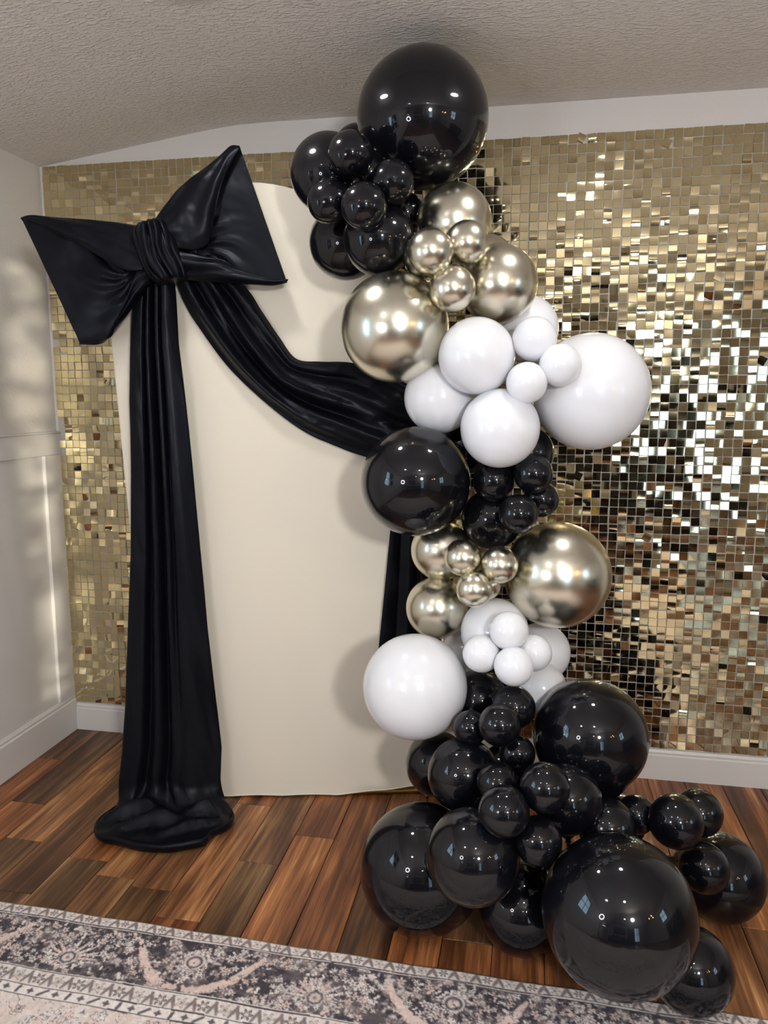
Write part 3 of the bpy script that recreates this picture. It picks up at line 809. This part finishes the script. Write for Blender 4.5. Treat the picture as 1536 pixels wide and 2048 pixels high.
# ------------------------------------------------------------------ rug: low pile mesh with the woven pattern as a colour attribute
def build_rug():
    x0, x1 = 0.16, 2.92
    cell = 0.0026
    us = np.arange(x0, x1 + 1e-6, cell)
    vsn = np.concatenate([np.arange(0, 0.47, cell), np.arange(0.47, 1.75, 0.011)])
    U, V = np.meshgrid(us, vsn, indexing='xy')
    wob = 0.003 * np.sin(U * 7.0) + 0.002 * np.sin(U * 19 + 1)
    IV = np.array((0.76, 0.695, 0.655)); PK = np.array((0.74, 0.575, 0.505)); DK = np.array((0.060, 0.050, 0.060))
    TP = np.array((0.29, 0.235, 0.225)); GR = np.array((0.135, 0.12, 0.14))
    C = np.zeros(U.shape + (3,))
    def put(mask, colr, a=1.0):
        m = (np.clip(mask, 0, 1) * a)[..., None]
        C[:] = C * (1 - m) + colr * m
    ss = lambda e0, e1, x: np.clip((x - e0) / (e1 - e0), 0, 1)
    n1 = fbm(U * 42, V * 42, 4); n2 = fbm(U * 120 + 9, V * 120, 3); n3 = fbm(U * 14 + 3, V * 14, 3)
    nf = vnoise(U * 330, V * 330)
    rnd = np.random.RandomState(3)
    # grounds
    C[:] = IV
    main = (V > 0.034) & (V < 0.205)
    put(main.astype(float), DK)
    put(main * ss(0.47, 0.58, n1 * 0.6 + n2 * 0.4), TP, 0.8); put(main * ss(0.57, 0.66, n2 * 0.5 + n1 * 0.5), IV, 0.7)
    field = V > 0.280
    put(field.astype(float), IV * 0.72 + PK * 0.28)
    put(field * ss(0.50, 0.64, n3), PK, 0.55)
    def petals(uc, vc, r, k, ph=0.0, depth=0.28):
        du, dv = U - uc, V - vc; rr = np.hypot(du, dv); th = np.arctan2(dv, du)
        return rr / (r * (1 - depth + depth * np.cos(k * th + ph)))
    def band(uc, vc, w):   # sub-window indices for speed
        i0 = max(int((uc - w - x0) / cell), 0); i1 = min(int((uc + w - x0) / cell) + 1, U.shape[1])
        j = np.where((vsn > vc - w) & (vsn < vc + w))[0]
        return i0, i1, (j[0] if len(j) else 0), (j[-1] + 1 if len(j) else 0)
    def stamp(uc, vc, r, k, fill, edge, ph=0.0, core=None, depth=0.28, sq=1.0):
        i0, i1, j0, j1 = band(uc, vc, r * 1.5 * max(1, sq))
        if i1 <= i0 or j1 <= j0: return
        u, v = U[j0:j1, i0:i1], V[j0:j1, i0:i1]
        du, dv = (u - uc) / sq, v - vc
        q = np.hypot(du, dv) / (r * (1 - depth + depth * np.cos(k * np.arctan2(dv, du) + ph)))
        sub = C[j0:j1, i0:i1]
        def p(m, c, a=1.0):
            m = (np.clip(m, 0, 1) * a)[..., None]; sub[:] = sub * (1 - m) + c * m
        aa = r / (cell * 1.3)
        p((1.0 - q) * aa + 0.5, edge); p((0.80 - q) * aa + 0.5, fill)
        if core is not None: p((0.34 - q) * aa + 0.5, core)
    # small scattered florets and leaves in the main border
    for _ in range(1500):
        uc, vc = rnd.uniform(x0, x1), rnd.uniform(0.046, 0.196)
        kind = rnd.rand()
        if kind < 0.45: stamp(uc, vc, rnd.uniform(0.008, 0.015), 5, [IV, PK][rnd.randint(2)], GR, rnd.uniform(0, 6), TP)
        elif kind < 0.75: stamp(uc, vc, rnd.uniform(0.008, 0.016), 2, [PK, IV, TP][rnd.randint(3)], DK, rnd.uniform(0, 6), depth=0.45)
        else: stamp(uc, vc, rnd.uniform(0.006, 0.010), 3, DK, GR, rnd.uniform(0, 6))
    # scrolling serrated leaves and palmettes
    per = 0.63
    for c in range(-2, 6):
        ub, ua = 1.071 + per * c, 1.388 + per * c
        for half_ in (-1, 1):
            t = np.linspace(0, 1, 60)
            for tt in t:
                u_ = ub + half_ * (0.012 + 0.150 * tt); v_ = 0.188 - 0.125 * tt ** 2.4
                w_ = 0.0045 + 0.0070 * math.sin(math.pi * tt) ** 0.8 * (0.7 + 0.5 * abs(math.sin(tt * 26)))
                stamp(u_, v_ + 0.002 * math.sin(tt * 40), w_, 1, PK, PK, depth=0.0)
            for tt in np.linspace(0.15, 0.95, 8):
                stamp(ub + half_ * (0.012 + 0.150 * tt), 0.188 - 0.125 * tt ** 2.4 - half_ * 0.002 + 0.013, 0.0065, 2, PK, DK, 1.2 * half_, depth=0.4)
        # heart shaped palmette
        for r_, cc in ((0.030, IV), (0.024, GR), (0.0165, PK), (0.008, IV), (0.004, TP)): stamp(ub, 0.108, r_, 1, cc, cc * 0.85, math.pi / 2, depth=0.16)
        for a in np.linspace(-2.6, -0.5, 6): stamp(ub + 0.040 * math.cos(a), 0.112 + 0.040 * math.sin(a), 0.011, 2, IV, TP, 2 * a, depth=0.4)
        stamp(ub, 0.155, 0.012, 4, IV, TP, core=PK); stamp(ub - 0.03, 0.150, 0.010, 3, GR, IV); stamp(ub + 0.03, 0.150, 0.010, 3, TP, IV)
        # open palmette with pointed petals
        for a in np.linspace(math.pi * 1.02, math.pi * 1.98, 9):
            for rr_, sz_ in ((0.030, 0.012), (0.045, 0.010), (0.056, 0.0065)):
                stamp(ua + rr_ * 1.2 * math.cos(a), 0.152 + rr_ * math.sin(a), sz_, 2, [IV, PK][int(a * 7) % 2], TP, -2 * a, depth=0.38)
        for r_, cc in ((0.024, IV), (0.021, GR), (0.014, IV), (0.011, PK), (0.005, TP)): stamp(ua, 0.152, r_, 8, cc, cc * 0.9, depth=0.05)
        for a in np.linspace(0.3, math.pi - 0.3, 6): stamp(ua + 0.045 * math.cos(a), 0.155 + 0.028 * math.sin(a), 0.010, 3, IV, TP, a)
        for k_ in range(5):
            stamp(ua + rnd.uniform(0.08, 0.14), rnd.uniform(0.06, 0.1), 0.013, 5, IV, TP, core=PK)
    for _ in range(420):      # overlay of small leaves, so the scrolls sink into the ground
        uc, vc = rnd.uniform(x0, x1), rnd.uniform(0.046, 0.196)
        stamp(uc, vc, rnd.uniform(0.005, 0.010), rnd.randint(2, 6), [DK, GR, IV, TP][rnd.randint(4)], [TP, DK][rnd.randint(2)], rnd.uniform(0, 6), depth=0.4)
    # narrow flower bands
    for v0, v1 in ((0.0, 0.034), (0.205, 0.252)):
        m = ((V > v0) & (V < v1)).astype(float)
        put(m, IV); put(m * ss(0.56, 0.66, n1), PK, 0.5)
        vc, hh = (v0 + v1) / 2, (v1 - v0)
        stp = 0.052
        for i, uc in enumerate(np.arange(x0, x1, stp)):
            stamp(uc, vc, hh * 0.36, 6, TP, GR, core=IV) if i % 2 else stamp(uc, vc, hh * 0.36, 5, IV * 0.85, TP, core=TP)
            for sgn in (-1, 1):
                for tt in np.linspace(-1, 1, 7):
                    stamp(uc + stp / 2 + 0.006 * tt * sgn + sgn * 0.005, vc + tt * hh * 0.34, 0.0030 + 0.0016 * (1 - abs(tt)), 1, TP * 0.8, TP, depth=0.0)
    # thin slash and diamond band
    m = ((V > 0.252) & (V < 0.280)).astype(float); put(m, IV * 1.08)
    for i, uc in enumerate(np.arange(x0, x1, 0.032)):
        if i % 2 == 0: stamp(uc, 0.266, 0.0095, 4, GR, TP, depth=0.2)
        else:
            sl = 1 if (i // 2) % 2 else 0.15
            for tt in np.linspace(-1, 1, 9): stamp(uc + 0.009 * tt * sl, 0.266 - 0.008 * tt, 0.0034, 1, GR, GR, depth=0.0)
    # field ornament: outlined flowers and tendrils
    for _ in range(1500):
        uc, vc = rnd.uniform(x0, x1), rnd.uniform(0.295, 0.60)
        r_ = rnd.uniform(0.007, 0.019)
        stamp(uc, vc, r_, rnd.randint(3, 7), [IV * 1.1, PK, IV, IV * 0.9][rnd.randint(4)], [TP, GR, IV * 1.1][rnd.randint(3)], rnd.uniform(0, 6), [TP, GR, PK, None][rnd.randint(4)])
    ct = np.abs(fbm(U * 26 + 40, V * 26, 3) - 0.5)
    put((V > 0.283) * (ct < 0.010), GR, 0.7)
    # guard stripes
    for a, b_, cc in ((0.0315, 0.0345, GR), (0.0365, 0.0390, IV), (0.0390, 0.0415, DK), (0.2000, 0.2030, IV), (0.2030, 0.2062, DK),
                      (0.2500, 0.2535, DK), (0.2785, 0.2820, DK)):
        put(((V + wob * 0.35) > a) * ((V + wob * 0.35) < b_), cc, 0.92)
    # wear and yarn
    C *= (0.84 + 0.30 * n2)[..., None]
    wear = ss(0.57, 0.72, fbm(U * 9 + 30, V * 30, 3))
    put(wear * main, TP * 1.3, 0.22)
    C *= (0.90 + 0.20 * nf)[..., None]
    put((V < 0.004).astype(float), np.array((0.36, 0.29, 0.23)))
    # shape
    yb = -1.0545 - 0.0225 * U
    X = U; Y = yb - V + 0.0015 * np.sin(U * 23)
    Z = 0.0095 + 0.0012 * (n2 - 0.5) + 0.0010 * (nf - 0.5)
    Z = np.where(V < 0.003, 0.0075, Z)
    nv, nu = U.shape
    P = np.stack([X, Y, Z], -1).reshape(-1, 3)
    idx = np.arange(nv * nu).reshape(nv, nu)
    F = np.stack([idx[:-1, :-1], idx[1:, :-1], idx[1:, 1:], idx[:-1, 1:]], -1).reshape(-1, 4)
    # skirt down to the floor
    ring = np.concatenate([idx[0, :], idx[1:, -1], idx[-1, -2::-1], idx[-2:0:-1, 0]])
    low = P[ring].copy(); low[:, 2] = 0.0006
    b0 = len(P); nr = len(ring); kk = np.arange(nr); k2 = (kk + 1) % nr
    F2 = np.stack([ring[kk], ring[k2], b0 + k2, b0 + kk], -1)
    P = np.concatenate([P, low]); F = np.concatenate([F, F2])
    me = bpy.data.meshes.new('rug')
    me.vertices.add(len(P)); me.vertices.foreach_set('co', P.ravel())
    me.loops.add(F.size); me.loops.foreach_set('vertex_index', F.ravel().astype(np.int32))
    me.polygons.add(len(F)); me.polygons.foreach_set('loop_start', np.arange(0, F.size, 4, dtype=np.int32))
    me.update(calc_edges=True); me.validate()
    ca = me.color_attributes.new('weave', 'FLOAT_COLOR', 'POINT')
    full = np.ones((len(P), 4)); full[:b0, :3] = np.clip(C.reshape(-1, 3), 0, 1); full[b0:, :3] = (0.30, 0.24, 0.19)
    ca.data.foreach_set('color', full.ravel())
    smooth(me)
    m, nt, b = new_mat('rug_weave')
    at = node(nt, 'ShaderNodeAttribute', attribute_name='weave')
    nt.links.new(at.outputs['Color'], b.inputs['Base Color'])
    b.inputs['Roughness'].default_value = 0.95; b.inputs['Specular IOR Level'].default_value = 0.1
    b.inputs['Sheen Weight'].default_value = 0.12
    o = link('area_rug', me, m)
    return tag(o, 'vintage style rug in ivory, blush and charcoal on the wood floor', 'rug')
build_rug()

# ------------------------------------------------------------------ lamps of the room, plus an added floor lamp
ring_me = lathe('trim_ring', [(0.098, 0.0), (0.098, -0.004), (0.088, -0.007), (0.078, -0.004), (0.076, 0.0)], 40)
lens_me = lathe('lens', [(0.077, -0.002), (0.05, -0.003), (1e-4, -0.003)], 32)
DL_ = [(1.02, -0.935, 'nearest the bow'), (2.10, -0.935, 'over the balloons'), (1.0, -2.78, 'left of the camera'), (2.17, -2.80, 'right above the camera'), (2.2, -4.8, 'in the middle of the rear room')]
for x, y, w in DL_:
    t = tag(empty('recessed_downlight', (x, y, RH)), 'round recessed ceiling light %s' % w, 'ceiling light', 'recessed ceiling lights')
    link('trim_ring', ring_me, M['white_plastic'], t); link('lens', lens_me, M['downlight'], t)

# LED photo light on a stand, right behind the camera
def stand(t, h, mat=M['metal_black']):
    link('pole', tube('pole', [(0, 0, 0.10), (0, 0, h)], 0.011), mat, t)
    for k in range(3):
        a = 2 * math.pi * k / 3 + 0.4
        link('leg', tube('leg', [(0, 0, 0.38), (0.36 * math.cos(a), 0.36 * math.sin(a), 0.012)], 0.009), mat, t)
    link('collar', lathe('collar', [(1e-4, 0.36), (0.022, 0.36), (0.022, 0.42), (1e-4, 0.42)], 16), mat, t)
led = tag(empty('led_photo_light', (2.78, -3.95, 0)), 'round white photo light on a black tripod behind the camera', 'photo light')
stand(led, 1.72)
hd = link('lamp_head', lathe('lamp_head', [(1e-4, -0.05), (0.10, -0.05), (0.145, -0.02), (0.15, 0.0), (0.138, 0.002)], 40), M['metal_black'], led, (0, 0, 1.84))
dif = link('diffuser', lathe('diffuser', [(0.138, 0.0), (0.1, 0.008), (1e-4, 0.012)], 40), M['led'], led, (0, 0, 1.84))
aim = (Vector((1.4, -0.5, 1.15)) - Vector((2.78, -3.95, 1.84))).to_track_quat('Z', 'Y')
for o in (hd, dif): o.rotation_mode = 'QUATERNION'; o.rotation_quaternion = aim

rl = tag(empty('ring_light', (0.78, -3.15, 0)), 'white ring light on a black tripod left of the camera', 'ring light')
stand(rl, 1.16)
tv = [((0.15 + 0.018 * math.cos(b_)) * math.cos(a), (0.15 + 0.018 * math.cos(b_)) * math.sin(a), 0.010 * math.sin(b_)) for a in np.linspace(0, 2 * math.pi, 48, endpoint=False) for b_ in np.linspace(0, 2 * math.pi, 12, endpoint=False)]
tf = [(i * 12 + j, i * 12 + (j + 1) % 12, ((i + 1) % 48) * 12 + (j + 1) % 12, ((i + 1) % 48) * 12 + j) for i in range(48) for j in range(12)]
o = link('ring_tube', mesh_from('ring_tube', tv, tf, True), M['ring'], rl, (0, 0, 1.33))
o.rotation_mode = 'QUATERNION'; o.rotation_quaternion = Vector((0.5, 2.6, -0.2)).to_track_quat('Z', 'Y')

ch = tag(empty('chandelier', (4.1, -3.2, 1.62)), 'small black chandelier with three warm bulbs over the right of the room', 'chandelier')
link('stem', tube('stem', [(0, 0, 0.0), (0, 0, RH - 1.62)], 0.008), M['metal_black'], ch)
bulb_me = lathe('bulb', [(1e-4, 0.10), (0.02, 0.085), (0.03, 0.06), (0.026, 0.03), (0.012, 0.0), (1e-4, 0.0)], 20)
for k in range(3):
    a = 2 * math.pi * k / 3
    p = (0.2 * math.cos(a), 0.2 * math.sin(a), 0.06)
    link('arm', tube('arm', [(0, 0, 0.0), (0.1 * math.cos(a), 0.1 * math.sin(a), -0.02), p], 0.006), M['metal_black'], ch)
    link('bulb', bulb_me, M['bulb'], ch, p)

# unseen floor lamp with an open shade, added to brighten the ceiling
fl = tag(empty('added_floor_lamp', (0.40, -4.4, 0)), 'unseen floor lamp added by the left wall behind the camera to brighten the ceiling', 'floor lamp')
link('base', lathe('base', [(1e-4, 0.0), (0.13, 0.0), (0.13, 0.015), (0.03, 0.03), (1e-4, 0.03)], 32), M['metal_black'], fl)
link('pole', tube('pole', [(0, 0, 0.02), (0, 0, 1.32)], 0.010), M['metal_black'], fl)
link('shade', lathe('shade', [(0.19, 1.18), (0.192, 1.18), (0.135, 1.44), (0.133, 1.44), (0.188, 1.182)], 40), M['shade'], fl)
link('bulb', lathe('bulb', [(1e-4, 1.42), (0.03, 1.40), (0.036, 1.37), (0.03, 1.34), (1e-4, 1.31)], 20), M['fill_bulb'], fl)

# dark sofa and console at the rear of the room, mirrored in the sequins
sofa = tag(empty('sofa', (1.6, -5.75, 0)), 'dark leather three seat sofa against the rear wall', 'sofa')
link('base', box_mesh('base', -1.0, 1.0, -0.42, 0.42, 0.06, 0.28, 0.02), M['leather'], sofa)
for k in range(3):
    link('seat_cushion', box_mesh('seat_cushion', -0.80 + 0.535 * k, -0.27 + 0.535 * k, -0.22, 0.44, 0.285, 0.45, 0.05, 3), M['leather'], sofa)
    link('back_cushion', box_mesh('back_cushion', -0.80 + 0.535 * k, -0.27 + 0.535 * k, -0.44, -0.23, 0.30, 0.88, 0.06, 3), M['leather'], sofa)
for s in (-1, 1):
    link('armrest', box_mesh('armrest', s * 0.92 - 0.11, s * 0.92 + 0.11, -0.44, 0.42, 0.285, 0.62, 0.05, 3), M['leather'], sofa)
    for f_ in (-1, 1): link('foot', box_mesh('foot', s * 0.9 - 0.03, s * 0.9 + 0.03, f_ * 0.34 - 0.03, f_ * 0.34 + 0.03, 0.0, 0.06), M['metal_black'], sofa)
tvs = tag(empty('television', (1.6, RY + 0.03, 1.5)), 'large flat black television on the rear wall', 'television')
link('screen', box_mesh('screen', -0.72, 0.72, -0.025, 0.03, -0.41, 0.41, 0.006), M['balloon_black'], tvs)
link('bezel', box_mesh('bezel', -0.74, 0.74, -0.029, 0.02, -0.43, 0.43, 0.006), M['metal_black'], tvs)

# unseen dark bookcase and sideboard, added to give the sequins more dark to mirror
bc = tag(empty('bookcase', (3.02, RY + 0.20, 0)), 'unseen tall dark wood bookcase added at the rear wall for dark reflections', 'bookcase')
for s_ in (-1, 1): link('side_panel', box_mesh('side_panel', s_ * 0.42 - 0.015, s_ * 0.42 + 0.015, -0.16, 0.16, 0, 1.95), M['dark_wood'], bc)
link('back_panel', box_mesh('back_panel', -0.40, 0.40, -0.17, -0.155, 0.02, 1.95), M['dark_wood'], bc)
for k in range(6): link('shelf', box_mesh('shelf', -0.404, 0.404, -0.154, 0.16, 0.03 + 0.375 * k, 0.055 + 0.375 * k), M['dark_wood'], bc)
sb = tag(empty('sideboard', (RX - 0.27, -1.7, 0)), 'unseen low dark wood sideboard added at the right wall for dark reflections', 'sideboard')
link('body', box_mesh('body', -0.22, 0.22, -0.8, 0.8, 0.10, 0.84, 0.006), M['dark_wood'], sb)
link('top', box_mesh('top', -0.24, 0.24, -0.83, 0.83, 0.842, 0.87, 0.006), M['dark_wood'], sb)
for k in range(4):
    dr = link('door', box_mesh('door', -0.238, -0.222, -0.79 + 0.395 * k, -0.41 + 0.395 * k, 0.13, 0.82, 0.004), M['dark_wood'], sb)
    link('knob', lathe('knob', [(1e-4, 0.0), (0.006, 0.0), (0.014, 0.02), (1e-4, 0.024)], 12), M['brass'], dr, (-0.24, -0.60 + 0.395 * k, 0.5))
for a in (-1, 1):
    for b_ in (-1, 1): link('leg', box_mesh('leg', a * 0.18 - 0.02, a * 0.18 + 0.02, b_ * 0.74 - 0.02, b_ * 0.74 + 0.02, 0, 0.098), M['dark_wood'], sb)

# unseen tree added outside the rear window; its leaves dapple the added sunlight
tree = tag(empty('added_tree', (5.75, -9.35, -0.3)), 'unseen leafy tree added outside the rear window to dapple the sunlight', 'tree')
link('trunk', tube('trunk', [(0, 0, 0), (0.03, 0.02, 1.0), (-0.02, 0.0, 2.0), (0.0, 0.03, 3.0)], 0.10), M['bark'], tree)
rt = np.random.RandomState(21); lv, lf = [], []
for k in range(2300):
    c = np.array((rt.uniform(-1.1, 1.1), rt.uniform(-0.6, 0.6), rt.uniform(0.5, 3.2)))
    a = rt.randn(3); a /= np.linalg.norm(a); b_ = np.cross(a, rt.randn(3)); b_ /= np.linalg.norm(b_)
    l_, w_ = rt.uniform(0.045, 0.075), rt.uniform(0.02, 0.032)
    i0 = len(lv); lv += [c - a * l_, c + b_ * w_, c + a * l_, c - b_ * w_]; lf.append((i0, i0 + 1, i0 + 2, i0 + 3))
o = link('foliage', mesh_from('foliage', lv, lf), M['leaf'], tree); o['kind'] = 'stuff'
